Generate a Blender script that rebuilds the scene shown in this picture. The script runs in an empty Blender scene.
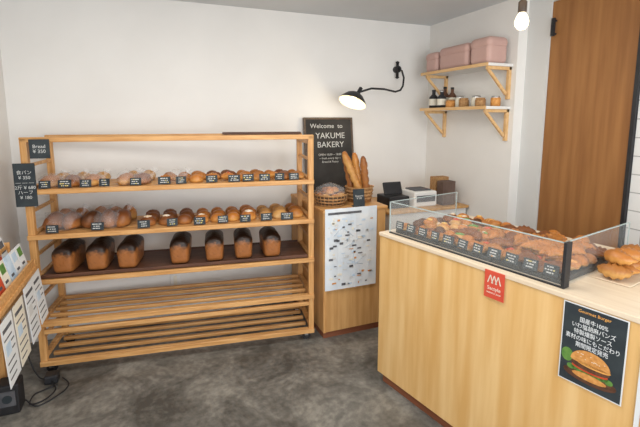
import bpy, bmesh, math, random
from mathutils import Vector, Matrix, noise, Euler
random.seed(7)
rad=math.radians
# ---------------------------------------------------------------- materials
def mat(name,col,rough=.6,metal=0,noise_amt=0,scale=8,col2=None,bump=0,spec=.4,stretch=None,emis=None,estr=0,trans=0,detail=4):
    m=bpy.data.materials.new(name); m.use_nodes=True
    nt=m.node_tree; b=nt.nodes['Principled BSDF']
    b.inputs['Base Color'].default_value=(*col,1); b.inputs['Roughness'].default_value=rough
    b.inputs['Metallic'].default_value=metal; b.inputs['Specular IOR Level'].default_value=spec
    if emis: b.inputs['Emission Color'].default_value=(*emis,1); b.inputs['Emission Strength'].default_value=estr
    if trans: b.inputs['Transmission Weight'].default_value=trans
    if col2 or bump:
        tc=nt.nodes.new('ShaderNodeTexCoord'); mp=nt.nodes.new('ShaderNodeMapping'); nz=nt.nodes.new('ShaderNodeTexNoise')
        nt.links.new(tc.outputs['Object'],mp.inputs[0]); nt.links.new(mp.outputs[0],nz.inputs['Vector'])
        if stretch: mp.inputs['Scale'].default_value=stretch
        nz.inputs['Scale'].default_value=scale; nz.inputs['Detail'].default_value=detail
        if col2:
            r=nt.nodes.new('ShaderNodeValToRGB'); r.color_ramp.elements[0].position=.35; r.color_ramp.elements[1].position=.65
            r.color_ramp.elements[0].color=(*col,1); r.color_ramp.elements[1].color=(*col2,1)
            nt.links.new(nz.outputs['Fac'],r.inputs[0]); nt.links.new(r.outputs[0],b.inputs['Base Color'])
        if bump:
            bp=nt.nodes.new('ShaderNodeBump'); bp.inputs['Strength'].default_value=bump; bp.inputs['Distance'].default_value=.01
            nt.links.new(nz.outputs['Fac'],bp.inputs['Height']); nt.links.new(bp.outputs[0],b.inputs['Normal'])
    return m
def crust(name,side,top,rough=.45,p0=.2,p1=.95):
    m=mat(name,side,rough,bump=.35,scale=60)
    nt=m.node_tree; b=nt.nodes['Principled BSDF']
    g=nt.nodes.new('ShaderNodeNewGeometry'); sx=nt.nodes.new('ShaderNodeSeparateXYZ')
    tc=nt.nodes.new('ShaderNodeTexCoord'); nz=nt.nodes.new('ShaderNodeTexNoise'); nz.inputs['Scale'].default_value=35
    nt.links.new(tc.outputs['Object'],nz.inputs['Vector'])
    nt.links.new(g.outputs['Normal'],sx.inputs[0])
    a=nt.nodes.new('ShaderNodeMath'); a.operation='MULTIPLY_ADD'; a.inputs[1].default_value=.9; 
    nt.links.new(nz.outputs['Fac'],a.inputs[0]); nt.links.new(sx.outputs['Z'],a.inputs[2])
    r=nt.nodes.new('ShaderNodeValToRGB'); r.color_ramp.elements[0].position=p0; r.color_ramp.elements[1].position=p1
    r.color_ramp.elements[0].color=(*side,1); r.color_ramp.elements[1].color=(*top,1)
    nt.links.new(a.outputs[0],r.inputs[0]); nt.links.new(r.outputs[0],b.inputs['Base Color'])
    return m
def wood(name,c1,c2,stretch,scale=6,rough=.45,bump=.05):
    return mat(name,c1,rough,col2=c2,scale=scale,stretch=stretch,bump=bump,detail=6)
def glassmat(name,col=(.93,.97,.96),alpha=.12,rough=.03):
    m=bpy.data.materials.new(name); m.use_nodes=True; nt=m.node_tree
    b=nt.nodes['Principled BSDF']; b.inputs['Roughness'].default_value=rough; b.inputs['Base Color'].default_value=(*col,1)
    t=nt.nodes.new('ShaderNodeBsdfTransparent'); mx=nt.nodes.new('ShaderNodeMixShader'); mx.inputs[0].default_value=alpha
    o=nt.nodes['Material Output']
    nt.links.new(t.outputs[0],mx.inputs[1]); nt.links.new(b.outputs[0],mx.inputs[2]); nt.links.new(mx.outputs[0],o.inputs['Surface'])
    return m
M={}
M['wall']=mat('plaster_white',(.78,.76,.73),.9,col2=(.81,.79,.76),scale=3,bump=.05)
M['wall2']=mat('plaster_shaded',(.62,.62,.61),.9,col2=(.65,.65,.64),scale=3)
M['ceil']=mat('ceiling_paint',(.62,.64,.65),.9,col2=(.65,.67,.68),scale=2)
M['rack']=wood('rack_pine',(.50,.24,.075),(.69,.385,.15),(1,12,12),5)
M['rackv']=wood('rack_pine_vertical',(.50,.24,.075),(.69,.385,.15),(12,12,1),5)
M['counter']=wood('counter_pine',(.70,.405,.14),(.82,.545,.245),(6,6,.45),3,.4)
M['ctop']=wood('counter_top_wood',(.74,.60,.44),(.82,.69,.53),(.6,9,9),4,.35)
M['cab']=wood('cabinet_wood',(.50,.26,.09),(.64,.37,.145),(8,8,.6),4,.45)
M['plinth']=wood('plinth_wood',(.20,.065,.03),(.28,.10,.05),(1,8,8),4,.5)
M['door']=wood('door_wood',(.25,.105,.032),(.35,.16,.052),(3,5,.35),4,.5)
M['tray']=wood('dark_tray_wood',(.07,.028,.015),(.13,.055,.03),(1,9,9),5,.5)
M['shelfw']=wood('shelf_wood',(.66,.40,.17),(.76,.50,.25),(9,1,9),5)
M['white']=mat('white_paint',(.78,.77,.75),.6,bump=.02,scale=20)
M['black']=mat('black_matte',(.015,.015,.017),.5,col2=(.025,.025,.028),scale=10)
M['slate']=mat('slate_card',(.02,.028,.035),.7,col2=(.035,.045,.05),scale=12)
M['chalkb']=mat('chalkboard',(.022,.021,.020),.8,col2=(.045,.042,.04),scale=5)
M['frame']=wood('frame_darkwood',(.07,.045,.03),(.12,.08,.05),(5,5,5),5)
M['chalk']=mat('chalk_white',(.62,.62,.60),.9,col2=(.5,.5,.48),scale=90)
M['chalky']=mat('chalk_yellow',(.75,.65,.25),.9,col2=(.7,.55,.2),scale=90)
M['paper']=mat('paper',(.76,.77,.77),.8,col2=(.72,.74,.76),scale=6)
M['mappaper']=mat('map_paper',(.62,.68,.74),.8,col2=(.74,.76,.77),scale=9)
M['paperb']=mat('paper_blue',(.45,.58,.72),.8,col2=(.6,.7,.8),scale=20)
M['ink']=mat('ink',(.08,.08,.09),.8,col2=(.12,.12,.13),scale=20)
M['red']=mat('red_vinyl',(.62,.07,.04),.5,col2=(.66,.09,.05),scale=10)
M['cream']=mat('cream',(.80,.75,.64),.7,col2=(.75,.70,.58),scale=10)
M['pink']=mat('pink_box',(.52,.33,.29),.55,col2=(.57,.37,.325),scale=4)
M['green']=mat('leaf_green',(.08,.20,.04),.6,col2=(.15,.3,.06),scale=40)
M['tomato']=mat('tomato_red',(.5,.05,.02),.5,col2=(.6,.10,.03),scale=40)
M['steel']=mat('steel',(.55,.55,.56),.3,1,col2=(.6,.6,.6),scale=10)
M['edge']=mat('glass_edge',(.40,.48,.47),.2,col2=(.45,.53,.52),scale=10)
M['amber']=mat('amber_print',(.55,.22,.05),.6,col2=(.70,.34,.10),scale=90)
M['patty']=mat('patty_print',(.07,.03,.015),.7,col2=(.14,.06,.03),scale=90)
M['wick']=mat('wicker',(.30,.15,.06),.7,col2=(.48,.27,.11),scale=70,bump=.6)
M['bag']=mat('paper_bag_dark',(.10,.06,.045),.7,col2=(.14,.09,.07),scale=10)
M['orange']=mat('orange_print',(.8,.35,.08),.7,col2=(.85,.45,.12),scale=30)
M['glass']=glassmat('acrylic_glass',alpha=.055)
M['wrap']=glassmat('cellophane',(.85,.86,.88),.13,.12)
M['bulb']=mat('bulb_glow',(1,.9,.7),.3,emis=(1,.86,.58),estr=2.5)
M['lampin']=mat('lamp_inner',(.85,.78,.6),.5,emis=(1,.84,.52),estr=.3)
B1=crust('crust_golden',(.62,.33,.10),(.38,.14,.028))
B2=crust('crust_brown',(.40,.16,.045),(.19,.06,.016))
B3=crust('crust_pale',(.70,.46,.21),(.54,.28,.085))
B4=crust('crust_dark',(.24,.09,.03),(.09,.03,.01))
B5=crust('crust_orange',(.64,.31,.08),(.46,.165,.032),.35)
LS=crust('loaf_crust',(.34,.125,.036),(.022,.010,.006),.38,.40,.78)
SG=mat('powder_sugar',(.78,.72,.64),.9,col2=(.6,.4,.2),scale=70)
CHS=mat('melted_cheese',(.75,.50,.14),.4,col2=(.62,.32,.07),scale=60)
def floor_mat():
    m=mat('floor_concrete',(.15,.14,.13),.36); nt=m.node_tree; b=nt.nodes['Principled BSDF']
    tc=nt.nodes.new('ShaderNodeTexCoord')
    n1=nt.nodes.new('ShaderNodeTexNoise'); n1.inputs['Scale'].default_value=2.6; n1.inputs['Detail'].default_value=10; n1.inputs['Roughness'].default_value=.7; n1.inputs['Distortion'].default_value=.6
    n2=nt.nodes.new('ShaderNodeTexNoise'); n2.inputs['Scale'].default_value=28; n2.inputs['Detail'].default_value=6
    nt.links.new(tc.outputs['Object'],n1.inputs['Vector']); nt.links.new(tc.outputs['Object'],n2.inputs['Vector'])
    r=nt.nodes.new('ShaderNodeValToRGB'); e=r.color_ramp.elements
    e[0].position=.36; e[0].color=(.075,.071,.063,1); e[1].position=.66; e[1].color=(.30,.285,.25,1)
    x=e.new(.5); x.color=(.155,.147,.131,1)
    a=nt.nodes.new('ShaderNodeMath'); a.operation='MULTIPLY_ADD'; a.inputs[1].default_value=.3
    s=nt.nodes.new('ShaderNodeMath'); s.operation='SUBTRACT'; s.inputs[1].default_value=.15
    nt.links.new(n2.outputs['Fac'],a.inputs[0]); nt.links.new(n1.outputs['Fac'],a.inputs[2]); nt.links.new(a.outputs[0],s.inputs[0])
    nt.links.new(s.outputs[0],r.inputs[0]); nt.links.new(r.outputs[0],b.inputs['Base Color'])
    bp=nt.nodes.new('ShaderNodeBump'); bp.inputs['Strength'].default_value=.12; nt.links.new(n2.outputs['Fac'],bp.inputs['Height']); nt.links.new(bp.outputs[0],b.inputs['Normal'])
    return m
M['floor']=floor_mat()
def tile_mat():
    m=mat('white_tile',(.8,.8,.8),.2); nt=m.node_tree; b=nt.nodes['Principled BSDF']
    tc=nt.nodes.new('ShaderNodeTexCoord')
    sx=nt.nodes.new('ShaderNodeSeparateXYZ'); cb=nt.nodes.new('ShaderNodeCombineXYZ')
    br=nt.nodes.new('ShaderNodeTexBrick'); br.offset=0
    br.inputs['Color1'].default_value=(.80,.80,.79,1); br.inputs['Color2'].default_value=(.78,.78,.77,1); br.inputs['Mortar'].default_value=(.4,.4,.4,1)
    br.inputs['Scale'].default_value=1; br.inputs['Brick Width'].default_value=.1; br.inputs['Row Height'].default_value=.1; br.inputs['Mortar Size'].default_value=.003
    nt.links.new(tc.outputs['Object'],sx.inputs[0]); nt.links.new(sx.outputs['Y'],cb.inputs['X']); nt.links.new(sx.outputs['Z'],cb.inputs['Y'])
    nt.links.new(cb.outputs[0],br.inputs['Vector']); nt.links.new(br.outputs['Color'],b.inputs['Base Color'])
    return m
M['tile']=tile_mat()
# ---------------------------------------------------------------- mesh builder
class MB:
    def __init__(s): s.bm=bmesh.new(); s.mats=[]
    def mi(s,m):
        if isinstance(m,str): m=M[m]
        if m not in s.mats: s.mats.append(m)
        return s.mats.index(m)
    def _fin(s,verts,m,smooth=False):
        i=s.mi(m); fs=set()
        for v in verts:
            for f in v.link_faces: fs.add(f)
        for f in fs: f.material_index=i; f.smooth=smooth
    def box(s,lo,hi,m,bev=0,rot=None,piv=None):
        lo=Vector(lo); hi=Vector(hi); c=(lo+hi)/2; d=hi-lo
        r=bmesh.ops.create_cube(s.bm,size=1)
        vs=r['verts']
        for v in vs: v.co=Vector((v.co.x*d.x,v.co.y*d.y,v.co.z*d.z))
        if bev:
            es=list({e for v in vs for e in v.link_edges})
            rb=bmesh.ops.bevel(s.bm,geom=es,offset=min(bev,min(abs(d.x),abs(d.y),abs(d.z))*.45),segments=2 if bev<.01 else 4,affect='EDGES',profile=.5)
            vs=[v for v in rb['verts']]
            vs=list({v for f in rb['faces'] for v in f.verts}|set(v for v in vs if v.is_valid))
        mt=Matrix.Translation(c)
        if rot:
            p=Vector(piv) if piv else c
            mt=Matrix.Translation(p)@Euler(rot).to_matrix().to_4x4()@Matrix.Translation(c-p)
        for v in vs: v.co=mt@v.co
        s._fin(vs,m)
    def cyl(s,p1,p2,r,m,seg=12,r2=None,cap=True,smooth=True):
        p1=Vector(p1); p2=Vector(p2); r2=r if r2 is None else r2
        s.loft([p1,p2],[r,r2],m,seg,cap,smooth)
    def loft(s,pts,radii,m,seg=12,cap=True,smooth=True,flat=1,up=None):
        pts=[Vector(p) for p in pts]; rings=[]
        ref=Vector(up) if up else Vector((0,0,1))
        for i,p in enumerate(pts):
            t=(pts[min(i+1,len(pts)-1)]-pts[max(i-1,0)]).normalized()
            rf=ref if abs(t.dot(ref))<.95 else Vector((1,0,0))
            a=t.cross(rf).normalized(); b=a.cross(t).normalized()
            R=radii[i]
            rings.append([s.bm.verts.new(p+a*math.cos(2*math.pi*k/seg)*R+b*math.sin(2*math.pi*k/seg)*R*flat) for k in range(seg)])
        fs=[]
        for i in range(len(rings)-1):
            for k in range(seg):
                fs.append(s.bm.faces.new((rings[i][k],rings[i][(k+1)%seg],rings[i+1][(k+1)%seg],rings[i+1][k])))
        j=s.mi(m)
        for f in fs: f.material_index=j; f.smooth=smooth
        if cap:
            for rg in (rings[0],rings[-1][::-1]):
                f=s.bm.faces.new(rg[::-1] if rg is rings[0] else rg[::-1]); f.material_index=j
    def lathe(s,c,prof,m,seg=20,smooth=True):
        c=Vector(c); rings=[]
        for r,z in prof: rings.append([s.bm.verts.new(c+Vector((r*math.cos(2*math.pi*k/seg),r*math.sin(2*math.pi*k/seg),z))) for k in range(seg)])
        j=s.mi(m)
        for i in range(len(rings)-1):
            for k in range(seg):
                f=s.bm.faces.new((rings[i][k],rings[i][(k+1)%seg],rings[i+1][(k+1)%seg],rings[i+1][k])); f.material_index=j; f.smooth=smooth
    def blob(s,c,r,m,rz=0,amp=.12,sub=2,tilt=0,freq=2.2):
        q=bmesh.ops.create_icosphere(s.bm,subdivisions=sub,radius=1)
        off=Vector((random.random()*50,random.random()*50,random.random()*50))
        mt=Matrix.Translation(Vector(c))@Euler((tilt,0,rz)).to_matrix().to_4x4()
        for v in q['verts']:
            n=1+amp*noise.noise(v.co*freq+off)
            z=v.co.z
            if z<-.35: z=-.35-(abs(z)-.35)*.3
            v.co=mt@Vector((v.co.x*r[0]*n,v.co.y*r[1]*n,z*r[2]*n))
        s._fin(q['verts'],m,True)
    def quad(s,ps,m):
        f=s.bm.faces.new([s.bm.verts.new(Vector(p)) for p in ps]); f.material_index=s.mi(m)
    def disc(s,c,rx,rz,m,n=20,a0=0,a1=360):
        f=s.bm.faces.new([s.bm.verts.new(Vector((c[0]+rx*math.cos(rad(a0+(a1-a0)*k/n)),c[1],c[2]+rz*math.sin(rad(a0+(a1-a0)*k/n))))) for k in range(n+(0 if a1-a0==360 else 1))])
        f.material_index=s.mi(m)
    def croissant(s,c,L,r,m,rz=0,tilt=0):
        N=15; pts=[];rr=[]
        mt=Matrix.Translation(Vector(c))@Euler((tilt,0,rz)).to_matrix().to_4x4()
        for i in range(N):
            t=-1+2*i/(N-1); a=t*1.25
            pts.append(mt@Vector((math.sin(a)*L*.55,(math.cos(a)-.7)*L*.5,r*.1)))
            rr.append(max(.12,(1-abs(t)**1.7))*r*(1.0+(.18 if i%2 else -.12)))
        s.loft(pts,rr,m,10,True,True,.85)
    def obj(s,name,loc=(0,0,0),rz=0,parent=None):
        me=bpy.data.meshes.new(name); bmesh.ops.recalc_face_normals(s.bm,faces=s.bm.faces[:]); s.bm.to_mesh(me); s.bm.free()
        for m in s.mats: me.materials.append(m)
        o=bpy.data.objects.new(name,me); bpy.context.scene.collection.objects.link(o)
        o.location=loc; o.rotation_euler=(0,0,rz)
        if parent: o.parent=parent
        return o
def text(name,body,size,loc,rot,m,parent=None,align='CENTER',sp=1.0,ext=.0004,sx=1):
    cu=bpy.data.curves.new(name,'FONT'); cu.body=body; cu.size=size; cu.align_x=align; cu.align_y='CENTER'; cu.extrude=ext; cu.space_line=sp; cu.resolution_u=3
    t=bpy.data.objects.new(name+'_c',cu); bpy.context.scene.collection.objects.link(t)
    bpy.context.view_layer.update()
    me=bpy.data.meshes.new_from_object(t.evaluated_get(bpy.context.evaluated_depsgraph_get()))
    bpy.data.objects.remove(t)
    me.materials.clear(); me.materials.append(M[m])
    for v in me.vertices: v.co.x*=sx
    o=bpy.data.objects.new(name,me); bpy.context.scene.collection.objects.link(o)
    o.location=loc; o.rotation_euler=rot
    if parent: o.parent=parent
    return o
F90=(rad(90),0,0)
# ---------------------------------------------------------------- room
CH_=2.31; YW=3.2; XL=-.82; XR=2.34; XD=2.42
def simple(name,lo,hi,m): 
    b=MB(); b.box(lo,hi,m); return b.obj(name)
simple('floor',(XL-.1,-1.6,-.1),(3.3,YW+.1,0),'floor')
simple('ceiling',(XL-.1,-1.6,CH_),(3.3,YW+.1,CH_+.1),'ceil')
simple('wall_back',(XL-.1,YW,0),(3.3,YW+.1,CH_),'wall')
simple('wall_left',(XL-.1,-1.6,0),(XL,YW,CH_),'wall')
simple('wall_right',(XR,2.22,0),(XR+.9,YW,CH_),'wall')
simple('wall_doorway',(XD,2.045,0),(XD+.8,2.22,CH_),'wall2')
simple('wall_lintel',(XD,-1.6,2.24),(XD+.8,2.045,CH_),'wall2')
simple('wall_tiled',(XD+.02,-1.6,0),(XD+.8,1.478,2.24),'tile')
b=MB(); b.box((XD+.01,1.502,0),(XD+.05,2.043,2.238),'door'); 
b.box((XD-.025,2.0,2.02),(XD-.01,2.02,2.13),'black'); b.box((XD-.02,2.005,2.03),(XD+.012,2.015,2.04),'black'); b.box((XD-.02,2.005,2.11),(XD+.012,2.015,2.12),'black')
b.obj('door_1')
simple('trim_1',(XD+.0,1.480,0),(XD+.05,1.50,2.238),'black')
b=MB(); b.box((.085,YW-.008,.245),(.16,YW,.36),'white',.003); b.box((.11,YW-.011,.265),(.135,YW-.007,.34),'cream',.002); b.obj('wall_outlet')
b=MB(); b.lathe((2.05,2.05,CH_-.05),[(0,0),(.03,0),(.035,.03),(.035,.05)],'white'); b.obj('ceiling_sensor')
# ---------------------------------------------------------------- rolling rack
RA=rad(-7.8); RO=(-.665,2.745,0); L=1.655; D=.40
def rk(x,y,z=0):
    return Vector((RO[0]+x*math.cos(RA)-y*math.sin(RA),RO[1]+x*math.sin(RA)+y*math.cos(RA),z))
b=MB(); P=.036; ZB=.075; ZT=1.395
for x in (0,L-P):
    for y in (0,D-P):
        b.box((x,y,ZB-.02),(x+P,y+P,ZT),'rackv',.004)
    for z in (.12,.34,.60,.86,1.12,1.37): b.box((x+.004,P-.002,z-.03),(x+P-.004,D-P+.002,z),'rack',.003)
    for z in (.23,.47,.73,.99,1.25): b.box((x+.008,P-.002,z-.018),(x+P-.008,D-P+.002,z),'rack',.003)
b.box((0,.0,1.372),(L,.03,1.40),'rack',.003); b.box((0,D-.03,1.372),(L,D,1.40),'rack',.003)
b.box((L*.66,D-.10,1.395),(L-.02,D-.02,1.41),'tray',.003)
SH=[.085,.33,.585,.85,1.11]
for i,z in enumerate(SH):
    if i<2:
        n=5
        for k in range(n):
            y=.005+k*(D-.04)/(n-1)
            b.box((P,y,z-.022),(L-P,y+.026,z),'rack',.004)
        b.box((-.0,-.012,z-.03),(L,.004,z),'rack',.003)
        if i==1: b.box((P,-.01,z-.075),(L-P,.012,z-.05),'rack',.003)
    else:
        b.box((-.0,-.014,z-.028),(L,.004,z),'rack',.003)
        for k in range(4):
            y=.006+k*.1
            b.box((P,y,z-.018),(L-P,y+.085,z-.004),'rack',.002)
rack=b.obj('bread_rack',RO,RA)
b=MB()
for x in (.05,L-.05):
    for y in (.03,D-.03):
        b.cyl((x,y-.01,.03),(x,y+.01,.03),.03,'black',16); b.box((x-.012,y-.018,.03),(x+.012,y+.018,.062),'steel',.003)
o=b.obj('casters',parent=rack)
b=MB(); b.box((.04,.02,.585),(L-.04,D-.03,.598),'tray',.004); b.box((.04,.01,.585),(L-.04,.022,.606),'tray',.003); b.box((.04,D-.04,.585),(L-.04,D-.028,.606),'tray',.003)
b.obj('dark_bread_tray',RO,RA)
b=MB(); b.box((.055,-.024,1.285),(.155,-.016,1.39),'slate',.002)
o=b.obj('rack_price_sign',RO,RA); text('sign_text','Bread\n¥ 350',.027,(.105,-.025,1.337),F90,'chalk',o)
b=MB(); b.box((-.03,-.03,1.02),(.075,-.02,1.26),'slate',.002)
o=b.obj('rack_menu_sign',RO,RA); text('menu_text','食パン\n¥ 350\n— — —\n2斤 ¥ 680\nハーフ\n¥ 180',.025,(.023,-.031,1.14),F90,'chalk',o,sp=1.1)
def loaf():
    b=MB(); bm=b.bm; w,l,h=.118,.27,.135
    bmesh.ops.create_cube(bm,size=2); bmesh.ops.subdivide_edges(bm,edges=bm.edges[:],cuts=9,use_grid_fill=True)
    off=Vector((random.random()*30,random.random()*30,0))
    for v in bm.verts:
        x,y,z=v.co
        k=(abs(x)**6+abs(y)**8+abs(z)**7)**(1/7); k=max(k,1)
        x,y,z=x/k,y/k,z/k
        t=(z+1)/2
        tap=.90+.10*min(1,t*1.4)
        px=x*w/2*tap; py=y*l/2*(.93+.07*t); pz=t*h
        if t>.7:
            s=(t-.7)/.3
            dome=(1-x*x)*.034*(1-.5*y*y); pz+=dome*s+.006*noise.noise(Vector((px*30,py*30,0))+off)
            px*=1+.05*s
        v.co=(px,py,pz)
    for f in bm.faces: f.smooth=True
    b.mi(LS); return b
for x in (.155,.33,.505,.805,1.015,1.20,1.38):
    p=rk(x,.155+random.uniform(-.006,.006),.5985)
    loaf().obj('bread_loaf',p,RA+rad(random.uniform(-3,3)))
def cards(name,lst,loc,rz,w=.066,h=.044):
    b=MB(); 
    for (x,y,z) in lst:
        ww=w*random.uniform(.85,1.1); r=(rad(-12),0,rad(random.uniform(-8,8))); pv=(x,y,z)
        b.box((x-ww/2,y-.002,z),(x+ww/2,y+.002,z+h),'slate',0,r,pv)
        for k in range(3):
            lw=ww*random.uniform(.45,.8); zz=z+h*(.78-.27*k)
            cx=x+random.uniform(-.05,.05)*ww
            nseg=random.randint(3,5); xx=cx-lw/2
            for j in range(nseg):
                sw=lw/nseg*random.uniform(.5,.9)
                b.box((xx,y-.0032,zz-.0025),(xx+sw,y-.002,zz+.0025),'chalk' if random.random()<.85 else 'chalky',0,r,pv); xx+=lw/nseg
    return b.obj(name,loc,rz)
def U2X(u,ul,ur):
    s=(u-ul)/(ur-ul); return L*(s/2.69)/((1-s)/2.31+s/2.69)
c1=[(U2X(u,30,314),.012+.01*(i%2),1.112) for i,u in enumerate([50,69,90,108,139,167,184,214,236,250,266,281,295])]
cards('price_cards',c1,RO,RA)
c2=[(U2X(u,34,314),.012+.01*(i%2),.852) for i,u in enumerate([57,101,147,175,202,225,247,268,288])]
cards('price_cards',c2,RO,RA,.072,.046)
def roll(b,x,y,z,r,m,e=1.2,amp=.12): b.blob((x,y,z+r*.34),(r*e,r,r*.85),m,random.uniform(-.6,.6),amp)
def wrapbag(b,x,y,z,rx,ry,rzz):
    b.blob((x,y,z+rzz*.45),(rx,ry,rzz),'wrap',random.uniform(-.2,.2),.35,2,0,4)
    b.loft([(x+rx*.8,y,z+rzz*.7),(x+rx*1.05,y,z+rzz*1.0),(x+rx*1.25,y,z+rzz*1.5)],[.018,.006,.025],'wrap',8,False)
b=MB(); z=1.108
for x in (.10,.215,.325,.51,.60):
    # bagged, flatter loaves
    m=random.choice([B1,B5,B2,B1]); 
    b.blob((x,.12,z+.022),(.05,.085,.045),m,random.uniform(-.3,.3),.14); b.blob((x+.015,.28,z+.022),(.045,.07,.042),B3,0,.14)
    wrapbag(b,x,.13,z,.062,.10,.058)
x=.74
while x<L-.08:
    m=random.choice([B1,B5,B3,B2,B1]); r=random.uniform(.033,.044)
    t=random.random()
    if t<.4:
        b.blob((x,.11,z+.018),(r*1.15,.075,r*.9),m,random.uniform(-.4,.4),.15)
    elif t<.65: b.croissant((x,.09,z+.028),.085,.026,B5,random.uniform(-.5,.5))
    else: roll(b,x,.10,z,r,m,1.1)
    roll(b,x+.02,.21,z,r,m,1.1); roll(b,x,.31,z,r*.95,m,1.1)
    if random.random()<.5: b.blob((x,.12,z+r*.98),(r*.6,r*.5,r*.3),random.choice([SG,CHS,M['tomato'],M['green']]),0,.3,1)
    x+=r*2.35
wrapbag(b,.80,.12,z,.06,.09,.055)
b.obj('small_breads',RO,RA)
b=MB(); z=.848
for x in (.10,.19,.30,.39,.47):
    b.blob((x,.14,z+.035),(.052,.09,.066),B2 if x!=.30 else B4,random.uniform(-.3,.3),.2)
    b.blob((x+.01,.29,z+.035),(.045,.07,.06),B1,random.uniform(-.3,.3),.2)
wrapbag(b,.14,.17,z,.10,.14,.085); wrapbag(b,.39,.17,z,.10,.14,.08)
x=.62
while x<L-.08:
    m=random.choice([B1,B5,B2,B5]) if x<1.1 else random.choice([B3,B5,B1]); r=random.uniform(.043,.052)
    roll(b,x,.10,z,r,m,1.05,.05); roll(b,x+.01,.21,z,r,m,1.05,.05); roll(b,x,.32,z,r*.9,m,1.05,.05)
    if random.random()<.4: b.blob((x,.10,z+r*1.05),(r*.6,r*.5,r*.25),SG,0,.2,1)
    x+=r*2.2
b.obj('round_breads',RO,RA)
# ---------------------------------------------------------------- cabinet
CX0,CX1,CY0,CY1,CZ=1.03,1.50,2.49,3.17,.905
b=MB(); b.box((CX0,CY0,.05),(CX1,CY1,CZ-.02),'cab',.003); b.box((CX0-.005,CY0-.012,CZ-.02),(CX1+.01,CY1,CZ),'rack',.003)
b.box((CX0+.01,CY0+.02,0),(CX1-.01,CY1-.02,.05),'plinth'); b.box((CX0,CY0-.004,.05),(CX0+.02,CY0,CZ-.02),'rackv'); cabo=b.obj('display_cabinet')
b=MB(); px0,px1,pz0,pz1=1.035,1.42,.355,.915; y=CY0-.016
N=12
cols=[(px0+(px1-px0)*i/N) for i in range(N+1)]
w=lambda i: .004*math.sin(i*1.1)
for i in range(N):
    for j in range(6):
        z0=pz0+(pz1-pz0)*j/6; z1=pz0+(pz1-pz0)*(j+1)/6
        b.quad([(cols[i],y-abs(w(i)),z0),(cols[i+1],y-abs(w(i+1)),z0),(cols[i+1],y-abs(w(i+1)),z1),(cols[i],y-abs(w(i)),z1)],'mappaper')
yy=y-.006
b.box((px0+.02,yy,pz1-.04),(px1-.12,yy+.001,pz1-.025),'ink')
for k in range(95):
    x=random.uniform(px0+.015,px1-.05); z=random.uniform(pz0+.02,pz1-.07); ww=random.uniform(.008,.035); h=random.uniform(.004,.018)
    b.box((x,yy,z),(x+ww,yy+.0008,z+h),random.choice(['ink','paperb','paperb','cream','ink','wall2','amber']))
for k in range(10):
    x=random.uniform(px0+.05,px1-.05); z=random.uniform(pz0+.05,pz1-.12)
    b.cyl((x,yy+.0015,z),(min(px1-.01,max(px0+.01,x+random.uniform(-.12,.12))),yy+.0015,z+random.uniform(0,.08)),.0012,'paperb',4)
b.obj('map_poster',parent=cabo)
b=MB(); b.box((-.20,.004,.015),(.20,.016,.585),'chalkb')
for lo,hi in (((-.215,0,0),(-.198,.022,.60)),((.198,0,0),(.215,.022,.60)),((-.198,0,0),(.198,.022,.02)),((-.198,0,.583),(.198,.022,.60))): b.box(lo,hi,'frame',.003)
cb=b.obj('chalkboard_sign',(1.35,3.085,CZ+.012)); cb.rotation_euler=(rad(-7),0,0)
text('welcome_text','Welcome  to',.050,(-.02,.002,.53),F90,'chalk',cb,sx=1.05)
text('bakery_text','YAKUME\nBAKERY',.066,(.01,.002,.415),F90,'chalk',cb,sp=1.1)
text('small_text','OPEN 10:00 ~ 18:00\n~ fresh every day ~\nBread & Pastry',.024,(.0,.002,.27),F90,'chalk',cb,sp=1.2)
b=MB(); c=(1.155,2.66,CZ)
for k in range(24):
    a=2*math.pi*k/24; ca,sa=math.cos(a),math.sin(a)
    b.cyl((c[0]+.10*ca,c[1]+.10*sa,CZ+.004),(c[0]+.12*ca,c[1]+.12*sa,CZ+.075),.0025,'wick',6)
for z,r in ((.008,.102),(.03,.108),(.052,.114),(.076,.121)): b.lathe(c,[(r-.004,z-.006),(r+.003,z),(r-.004,z+.006)],'wick',24)
b.lathe(c,[(0,.003),(.10,.003),(.115,.07)],'frame')
for k in range(12):
    a=k*.95; rr=.07 if k<7 else .035
    b.blob((c[0]+rr*math.cos(a),c[1]+rr*math.sin(a),CZ+(.06 if k<7 else .095)),(.038,.030,.028),random.choice([B1,B3,B5,B2]),a,.15)
b.blob((c[0],c[1],CZ+.085),(.10,.10,.065),'wrap',0,.3,2,0,4)
b.obj('bread_basket')
b=MB(); c=(1.40,2.70,CZ)
b.lathe(c,[(0,.002),(.085,.002),(.10,.10),(.108,.11),(.098,.112),(.08,.01),(0,.01)],'wick',16)
for z,r in ((.03,.091),(.055,.095),(.08,.099)): b.lathe(c,[(r,z-.008),(r+.006,z),(r,z+.008)],'wick',16)
def bag(b,p1,p2,r,m):
    p1=Vector(p1);p2=Vector(p2);N=18
    pts=[p1.lerp(p2,i/(N-1)) for i in range(N)]
    rr=[r*min(1,.35+ (1-abs(2*i/(N-1)-1))*3)*(1.08 if i%3 else .86) for i in range(N)]
    b.loft(pts,rr,m,10)
bag(b,(1.42,2.68,CZ+.02),(1.29,2.74,CZ+.36),.028,B1); bag(b,(1.38,2.76,CZ+.02),(1.325,2.80,CZ+.36),.026,B2)
bag(b,(1.43,2.72,CZ+.02),(1.385,2.76,CZ+.35),.026,B5); bag(b,(1.46,2.69,CZ+.02),(1.41,2.67,CZ+.33),.026,B2)
b.obj('baguette_basket')
b=MB(); b.box((1.265,2.515,CZ+.0),(1.35,2.52,CZ+.12),'slate',0,(rad(-8),0,0),(1.31,2.52,CZ)); b.box((1.265,2.52,CZ),(1.35,2.55,CZ+.006),'slate')
o=b.obj('price_stand'); text('stand_text','Baguette\n¥ 280',.017,(1.31,2.523,CZ+.065),(rad(82),0,0),'chalk',o)
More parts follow.
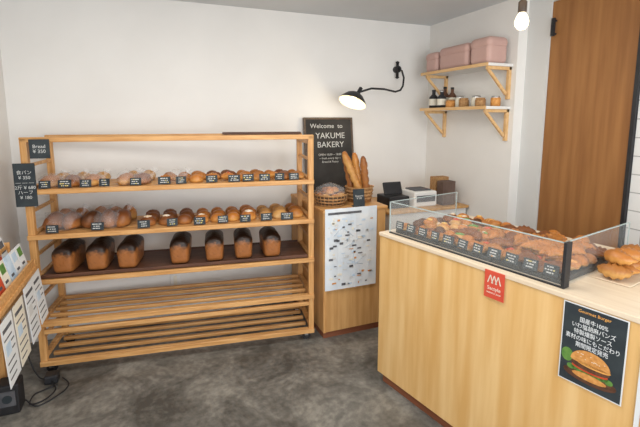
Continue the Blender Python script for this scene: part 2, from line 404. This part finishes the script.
# ---------------------------------------------------------------- wall lamp
b=MB()
b.cyl((1.995,3.17,1.86),(1.995,3.17,1.97),.012,'black',12); b.lathe((1.995,3.17,1.86),[(0,-.02),(.018,-.01),(.012,0)],'black'); b.lathe((1.995,3.17,1.97),[(.012,0),(.018,.01),(0,.02)],'black')
b.cyl((1.995,3.15,1.92),(1.995,3.2,1.92),.028,'black')
pts=[(1.995,3.15,1.92),(1.995,3.10,1.90),(1.99,3.06,1.84),(1.97,3.04,1.77),(1.94,3.03,1.735),(1.88,3.01,1.72),(1.75,2.97,1.735),(1.62,2.94,1.735),(1.51,2.92,1.705)]
b.loft(pts,[.008]*len(pts),'black',8)
b.cyl((1.52,2.925,1.735),(1.475,2.91,1.67),.015,'black')
lamp=b.obj('wall_lamp')
b=MB()
b.lathe((0,0,0),[(.016,.090),(.03,.084),(.065,.062),(.095,.026),(.108,0)],'black',28); b.lathe((0,0,0),[(.1065,.000),(.092,.022),(.062,.052),(.02,.072),(0,.074)],'lampin',28)
b.lathe((0,0,0),[(.0,.008),(.018,.012),(.024,.03),(.015,.06)],'bulb',16)
sh=b.obj('shade',(1.435,2.90,1.622),0,lamp); sh.rotation_euler=(rad(-12),rad(26),0)
# ---------------------------------------------------------------- right wall shelves
def wallshelf(z,name):
    b=MB(); b.box((2.12,2.25,z-.02),(2.34,3.0,z),'white',.002); b.box((2.114,2.25,z-.021),(2.121,3.0,z+.001),'shelfw')
    for y in (2.26,2.93):
        b.box((2.318,y,z-.24),(2.34,y+.025,z-.02),'shelfw',.002); b.box((2.13,y,z-.042),(2.34,y+.025,z-.02),'shelfw',.002)
        b.box((2.14,y+.004,z-.05),(2.378,y+.021,z-.03),'shelfw',.002,(0,rad(44),0),(2.14,y,z-.04)) 
    return b.obj(name)
wallshelf(1.875,'wall_shelf'); wallshelf(1.587,'wall_shelf')
def pbox(y0,y1,h,x0=2.14,x1=2.31):
    b=MB(); z=1.876
    b.box((x0,y0,z),(x1,y1,z+h*.74),'pink',.03); b.box((x0-.005,y0-.005,z+h*.55),(x1+.005,y1+.005,z+h),'pink',.038)
    b.cyl(((x0+x1)/2,(y0+y1)/2-.02,z+h),((x0+x1)/2,(y0+y1)/2+.02,z+h),.006,'pink')
    b.obj('bread_bin')
pbox(2.83,2.98,.155); pbox(2.485,2.805,.17); pbox(2.27,2.46,.18)
def bottle(x,y,h,r,m,cap,name='bottle'):
    b=MB(); z=1.588; b.lathe((x,y,z),[(0,0),(r,0),(r,h*.6),(r*.4,h*.75),(r*.4,h*.92)],m,16); b.lathe((x,y,z),[(r*.45,h*.9),(r*.45,h),(0,h)],cap,12)
    b.lathe((x,y,z),[(r*1.01,h*.15),(r*1.01,h*.5)],'cream' if m!='cream' else 'ink',16); b.obj(name)
bottle(2.2,2.93,.15,.035,'black','black'); bottle(2.25,2.85,.17,.032,'patty','black'); bottle(2.18,2.80,.14,.035,'black','steel'); bottle(2.25,2.76,.16,.03,'patty','black')
for i,(x,y,h,r,m) in enumerate([(2.19,2.70,.06,.038,'amber'),(2.21,2.62,.085,.034,'cream'),(2.18,2.54,.065,.036,'wick'),(2.22,2.455,.08,.036,'cream'),(2.18,2.37,.06,.036,'wick'),(2.25,2.30,.07,.033,'amber')]):
    b=MB(); b.lathe((x,y,1.588),[(0,0),(r,0),(r,h*.8),(r*.8,h*.85)],m,16); b.lathe((x,y,1.588),[(r*.86,h*.84),(r*.86,h),(0,h)],'steel' if i%2 else 'wick',16); b.obj('storage_jar')
# pendant bulb
b=MB(); bx,by,bz=1.70,1.6,1.968
k=.86
b.lathe((bx,by,bz),[(0,-.045*k),(.02*k,-.042*k),(.036*k,-.02*k),(.038*k,.0),(.03*k,.025*k),(.018*k,.045*k),(.015*k,.055*k)],'bulb',20)
b.lathe((bx,by,bz),[(.017,.04),(.02,.045),(.02,.09),(.006,.105)],'frame',16); b.cyl((bx,by,bz+.10),(bx,by,CH_),.003,'white',8)
b.lathe((bx,by,CH_-.03),[(0,0),(.04,.005),(.045,.03)],'white'); b.obj('pendant_bulb')
# ---------------------------------------------------------------- counter
KA=math.atan2(-.98,.2); KO=(1.15,1.96,0); KL=2.3; KD=.74; KZ=.885
b=MB()
b.box((.0,.012,.06),(KL,KD,KZ-.02),'cab')
b.box((0,0,.06),(KL,.012,KZ-.02),'counter',.0008)
b.box((-.004,-.006,KZ-.02),(KL+.004,KD+.01,KZ),'ctop',.003)
b.box((.02,.025,0),(KL-.02,KD-.02,.06),'plinth')
counter=b.obj('sales_counter',KO,KA)
b=MB(); s0,s1,y0,y1,h=.04,.955,.03,.58,.17; T=.006
b.box((s0,y0,KZ),(s1,y0+T,KZ+h),'glass'); b.box((s0,y0+T,KZ),(s0+T,y1,KZ+h),'glass'); b.box((s1-T,y0+T,KZ),(s1,y1,KZ+h),'glass')
e=.003
b.box((s0,y0-.001,KZ+h),(s1,y0+T+.001,KZ+h+e),'edge'); b.box((s0,y0,KZ+h),(s0+T,y1,KZ+h+e),'edge'); b.box((s1-T,y0,KZ+h),(s1,y1,KZ+h+e),'edge')
b.box((s0-.001,y0-.001,KZ),(s0+.004,y0+.004,KZ+h),'edge'); b.box((s0-.001,y1-.004,KZ),(s0+.004,y1,KZ+h),'edge'); b.box((s1-.004,y1-.004,KZ),(s1,y1,KZ+h),'edge')
b.box((s1-.002,y0-.004,KZ),(s1+.010,y0+.035,KZ+h+.003),'black',.001)
b.box((s0,y0-.002,KZ),(s1,y0+.008,KZ+.006),'black')
b.obj('glass_display_case',KO,KA)
b=MB()
for k in range(3):
    a=s0+.02+k*.295; y1t=y1-.015; b.box((a,y0+.03,KZ+.001),(a+.287,y1t,KZ+.007),'black',.002)
    for lo,hi in (((a,y0+.03),(a+.287,y0+.036)),((a,y1t-.006),(a+.287,y1t)),((a,y0+.03),(a+.006,y1t)),((a+.281,y0+.03),(a+.287,y1t))):
        b.box((lo[0],lo[1],KZ+.001),(hi[0],hi[1],KZ+.02),'black')
b.obj('display_trays',KO,KA)
b=MB()
zz=KZ+.008
for i in range(15):
    for j in range(8):
        x=s0+.065+i*.056+random.uniform(-.01,.01); y=y0+.075+j*.062+random.uniform(-.01,.01)
        if x>s1-.06 or y>y1-.05: continue
        hz=zz+.012*(random.random()<.5)
        if i<4: opts='rdsb'
        elif i<8: opts='rcdgr'
        else: opts='ccdcr'
        t=random.choice(opts)
        if t=='r': roll(b,x,y,hz,.031,random.choice([B1,B5,B2]),1.2)
        elif t=='c': b.croissant((x,y,hz+.024),.088,.026,random.choice([B5,B1,B2]),random.uniform(-.8,.8))
        elif t=='d':
            b.lathe((x,y,hz),[(0,.0),(.027,.0),(.034,.016),(.029,.027),(.020,.022)],random.choice([B1,B5]),12); b.blob((x,y,hz+.022),(.023,.023,.011),random.choice([CHS,SG,M['tomato'],M['amber']]),0,.2,1)
        elif t=='s': b.blob((x,y,hz+.014),(.036,.027,.027),B3,0,.1); b.blob((x,y,hz+.033),(.026,.018,.009),SG,0,.2,1)
        elif t=='g': b.blob((x,y,hz+.012),(.038,.025,.024),B3,.3,.1); b.blob((x,y,hz+.032),(.030,.014,.011),random.choice(['green','tomato']),.3,.4,1)
        else: b.blob((x,y,hz+.015),(.033,.033,.033),B4,0,.1)
for i in range(30):
    x=random.uniform(.50,.87); y=random.uniform(.15,.50)
    b.croissant((x,y,zz+.055),.09,.026,random.choice([B5,B1,B5,B2]),random.uniform(-1,1),random.uniform(-.2,.2))
for i in range(26):
    x=random.uniform(.12,.5); y=random.uniform(.16,.51); m=random.choice([B1,B5,B3,B2]); roll(b,x,y,zz+.032,.028,m,1.3)
    if random.random()<.4: b.blob((x,y,zz+.064),(.02,.015,.007),random.choice([SG,CHS,M['green'],M['tomato']]),0,.3,1)
b.obj('assorted_pastries',KO,KA)
cl=[(s0+.05+i*.081,y0+.024,KZ+.026) for i in range(11)]
o=cards('price_cards',cl,KO,KA,.058,.042)
b=MB()
b.box((s1+.012,.24,KZ+.001),(s1+.14,.56,KZ+.006),'ctop',.002)
for i,(dx,dy,dz,rz) in enumerate([(.07,.28,0,.3),(.075,.35,0,-.4),(.07,.42,0,.5),(.075,.49,0,-.2),(.07,.32,.045,-.3),(.07,.39,.045,.4),(.075,.46,.045,.1)]):
    b.croissant((s1+dx,dy,KZ+.036+dz),.105,.033,B5 if i%3 else B1,rz+3.14)
b.obj('croissants',KO,KA)
b=MB(); b.box((.665,-.0035,.762),(.755,-.0065,.879),'red'); st=b.obj('red_sticker',(KO[0]-.0029,KO[1]-.0006,0),KA)
text('sticker_text','Sactyle',.022,(.71,-.0068,.805),F90,'cream',st); text('sticker_small','FRIENDLY SHOP',.009,(.71,-.0068,.785),F90,'cream',st)
b=MB()
for dx in (-.018,0,.018): 
    b.quad([(.71+dx-.014,-.0072,.827),(.71+dx-.009,-.0072,.827),(.71+dx+.002,-.0072,.862),(.71+dx-.002,-.0072,.862)],'cream'); b.quad([(.71+dx+.009,-.0072,.827),(.71+dx+.014,-.0072,.827),(.71+dx+.002,-.0072,.862),(.71+dx-.002,-.0072,.862)],'cream')
b.obj('sticker_logo',parent=st)
a0,a1,z0,z1=.985,1.187,.568,.862
b=MB(); b.box((a0,-.0035,z0),(a1,-.005,z1),'paper'); b.box((a0+.004,-.005,z0+.004),(a1-.004,-.0056,z1-.004),'slate')
cx=(a0+a1)/2; Y=-.0060
b.disc((cx,Y,z0+.045),.085,.025,'tray'); b.disc((cx,Y-.0001,z0+.05),.07,.024,'patty'); 
for k in range(9): b.disc((cx-.06+k*.015,Y-.0002,z0+.062+.004*math.sin(k*2)),.013,.010,'green')
b.disc((cx,Y-.0003,z0+.073),.058,.012,'tomato'); b.disc((cx,Y-.0004,z0+.083),.062,.016,'patty'); b.disc((cx+.01,Y-.0005,z0+.092),.055,.010,'orange')
b.disc((cx,Y-.0006,z0+.094),.063,.046,'amber',a0=0,a1=180)
b.disc((cx,Y-.0005,z0+.094),.063,.008,'amber'); b.disc((cx-.075,Y,z0+.10),.02,.025,'green'); b.disc((cx,Y-.0004,z0+.045),.055,.012,'amber')
for k in range(14): b.disc((cx+random.uniform(-.045,.045),Y-.0009,z0+.105+random.uniform(0,.022)),.0022,.0014,'cream',8)
po=b.obj('burger_poster',KO,KA)
text('poster_text','国産牛100%\nいわ塩胡麻バンズ\n特製燻製ソース\n素材の味にもこだわり\n期間限定発売',.0205,(cx,Y-.0002,z1-.098),F90,'paper',po,sp=1.12,sx=.84)
text('poster_script','Gourmet Burger',.015,(cx,Y-.0002,z1-.02),F90,'orange',po)
b=MB(); b.box((1.225,-.0035,.50),(1.44,-.005,.80),'paper'); b.box((1.24,-.0052,.52),(1.42,-.0058,.66),'amber'); b.box((1.24,-.0052,.68),(1.42,-.0058,.78),'slate'); b.obj('flyer_poster',KO,KA)
# ---------------------------------------------------------------- back counter stuff
b=MB(); b.box((1.62,2.62,0),(2.32,3.18,.80),'white',.003); b.box((1.60,2.60,.80),(2.33,3.19,.82),'cab',.003); b.obj('back_counter')
b=MB(); z=.82; b.box((1.66,2.70,z),(1.84,2.90,z+.09),'black',.01); b.box((1.67,2.80,z+.09),(1.83,2.82,z+.19),'black',.006,(rad(-20),0,0)); b.obj('cash_register')
b=MB(); b.box((1.87,2.68,z),(2.08,2.88,z+.12),'white',.012); b.box((1.89,2.675,z+.04),(2.06,2.68,z+.09),'ink'); b.box((1.90,2.72,z+.12),(2.05,2.86,z+.13),'ink',.003); b.obj('receipt_printer')
b=MB(); b.box((2.12,2.66,z),(2.24,2.74,z+.19),'bag',.004); b.box((2.14,2.78,z),(2.27,2.86,z+.21),'wick',.004); b.obj('paper_bags')
# ---------------------------------------------------------------- left leaflet stand
b=MB(); tx0,tx1,ty0,ty1,tz=-.81,-.60,1.80,2.60,.72
b.box((tx0,ty0,tz-.025),(tx1,ty1,tz),'rack',.003)
b.box((tx0,ty1-.05,0),(tx0+.03,ty1-.02,tz-.025),'rackv',.003); b.box((tx0,ty0+.01,0),(tx0+.03,ty0+.04,tz-.025),'rackv',.003); b.box((tx1-.04,ty0+.01,0),(tx1-.01,ty0+.04,tz-.025),'rackv',.003)
b.box((tx0+.03,ty1-.05,.45),(tx1+.04,ty1-.028,.475),'rackv',.003,(0,rad(-50),0),(tx0+.03,ty1-.04,.46))
b.box((tx0,ty0+.02,.50),(tx0+.02,ty1-.05,.54),'rack',.002)
b.obj('leaflet_stand')
b=MB()
for k in range(3):
    x=tx0+.015+k*.065; z=tz+.19-k*.06
    b.box((x,ty0+.02,tz),(x+.010,ty1-.02,z),'rack',.002)
b.box((tx1-.02,ty0+.02,tz),(tx1-.008,ty1-.02,tz+.04),'rack',.002)
for y in (ty0+.005,ty1-.02):
    b.box((tx0+.01,y,tz),(tx1-.005,y+.012,tz+.03),'rack',.002)
    b.box((tx0+.01,y,tz+.03),(tx0+.10,y+.012,tz+.14),'rack',.002)
hold=b.obj('leaflet_rack')
b=MB()
for k in range(3):
    for j in range(8):
        x=tx0+.025+k*.065; y=ty0+.04+j*.092; z=tz+.008
        m=random.choice(['paper','paperb','orange','cream','tomato','paper'])
        r=(0,rad(-14),0); pv=(x,y,z)
        hh=.215-k*.045
        b.box((x+.02,y,z),(x+.024,y+.08,z+hh),m,0,r,pv)
        b.box((x+.0245,y+.01,z+hh*.55),(x+.0252,y+.068,z+hh*.9),random.choice(['ink','orange','paperb','green']),0,r,pv)
        b.box((x+.0245,y+.01,z+hh*.2),(x+.0252,y+.05,z+hh*.3),'ink',0,r,pv)
b.obj('leaflets',parent=hold)
b=MB()
def flyer(x,y,z,w,h,m,rz,ty=0):
    r=(0,ty,rz); pv=(x,y,z+h)
    b.box((x,y-w/2,z),(x+.002,y+w/2,z+h),m,0,r,pv)
    for q in range(7):
        zz_=z+h*(.10+.12*q); yy0=y-w*.40
        if q in (3,4):
            if q==3: b.box((x+.002,y-w*.35,zz_),(x+.0026,y+w*.05,zz_+h*.18),random.choice(['cream','paperb','wall2']),0,r,pv)
            b.box((x+.002,y+w*.1,zz_+h*.02),(x+.0026,y+w*.38,zz_+h*.045),'ink',0,r,pv)
        else: b.box((x+.002,yy0,zz_),(x+.0026,y+w*random.uniform(.1,.38),zz_+h*(.06 if q==6 else .025)),'ink',0,r,pv)
flyer(tx1+.003,2.52,.44,.15,.26,'paper',0,rad(-6)); flyer(tx1+.006,2.36,.42,.16,.28,'paper',0,rad(-4)); flyer(tx1+.003,2.19,.40,.15,.28,'cream',0,rad(-3)); flyer(tx1+.003,2.02,.40,.15,.28,'paper',0,rad(-3))
b.obj('hanging_flyers')
b=MB(); b.box((-.79,2.41,0),(-.69,2.51,.16),'black',.008); b.box((-.775,2.405,.05),(-.705,2.411,.13),'ink'); b.cyl((-.74,2.406,.09),(-.74,2.402,.09),.022,'slate',16); b.obj('black_speaker_box')
b=MB(); b.box((-.63,2.62,0),(-.56,2.69,.05),'black',.01)
def cable(pts): 
    P=[Vector(p) for p in pts]; out=[]
    for i in range(len(P)-1):
        p0=P[max(i-1,0)];p1=P[i];p2=P[i+1];p3=P[min(i+2,len(P)-1)]
        for k in range(6):
            t=k/6; out.append(.5*((2*p1)+(p2-p0)*t+(2*p0-5*p1+4*p2-p3)*t*t+(3*p1-p0-3*p2+p3)*t**3))
    out.append(P[-1]); b.loft(out,[.004]*len(out),'black',6)
cable([(-.59,2.62,.02),(-.56,2.55,.006),(-.60,2.47,.006),(-.66,2.46,.006),(-.66,2.54,.006),(-.62,2.57,.006),(-.56,2.60,.006)])
cable([(-.63,2.66,.02),(-.67,2.70,.02),(-.72,2.76,.1),(-.76,2.80,.3),(-.80,2.85,.5)])
cable([(-.68,2.47,.03),(-.62,2.43,.006),(-.53,2.50,.006),(-.50,2.58,.006),(-.54,2.64,.02)])
b.obj('power_adapter_cables')
# ---------------------------------------------------------------- lights
def area(name,loc,rot,sx,sy,e,col):
    l=bpy.data.lights.new(name,'AREA'); l.shape='RECTANGLE'; l.size=sx; l.size_y=sy; l.energy=e; l.color=col
    o=bpy.data.objects.new(name,l); bpy.context.scene.collection.objects.link(o); o.location=loc; o.rotation_euler=rot; return o
area('shop_window_light',(.7,-1.5,1.35),(rad(90),0,0),3.0,1.8,76,(.94,.975,1))
area('ceiling_light',(.5,1.5,CH_-.03),(0,0,0),1.1,.9,24,(1,.965,.90))
def pt(name,loc,e,col,r=.03):
    l=bpy.data.lights.new(name,'POINT'); l.energy=e; l.color=col; l.shadow_soft_size=r
    o=bpy.data.objects.new(name,l); bpy.context.scene.collection.objects.link(o); o.location=loc
pt('wall_lamp_light',(1.39,2.86,1.57),1.4,(1,.82,.55)); pt('pendant_light',(1.70,1.6,1.88),3,(1,.87,.66),.04)
w=bpy.data.worlds.new('World'); bpy.context.scene.world=w; w.use_nodes=True
w.node_tree.nodes['Background'].inputs[0].default_value=(.88,.94,1,1); w.node_tree.nodes['Background'].inputs[1].default_value=1.1
bpy.context.scene.view_settings.view_transform='Standard'
# ---------------------------------------------------------------- camera
cam=bpy.data.cameras.new('camera'); co=bpy.data.objects.new('camera',cam); bpy.context.scene.collection.objects.link(co)
cam.sensor_width=36; cam.lens=420/640*36; cam.shift_y=-.0555; cam.clip_start=.02
co.location=(0,0,1.5); co.rotation_euler=(rad(82),0,rad(-22)); bpy.context.scene.camera=co
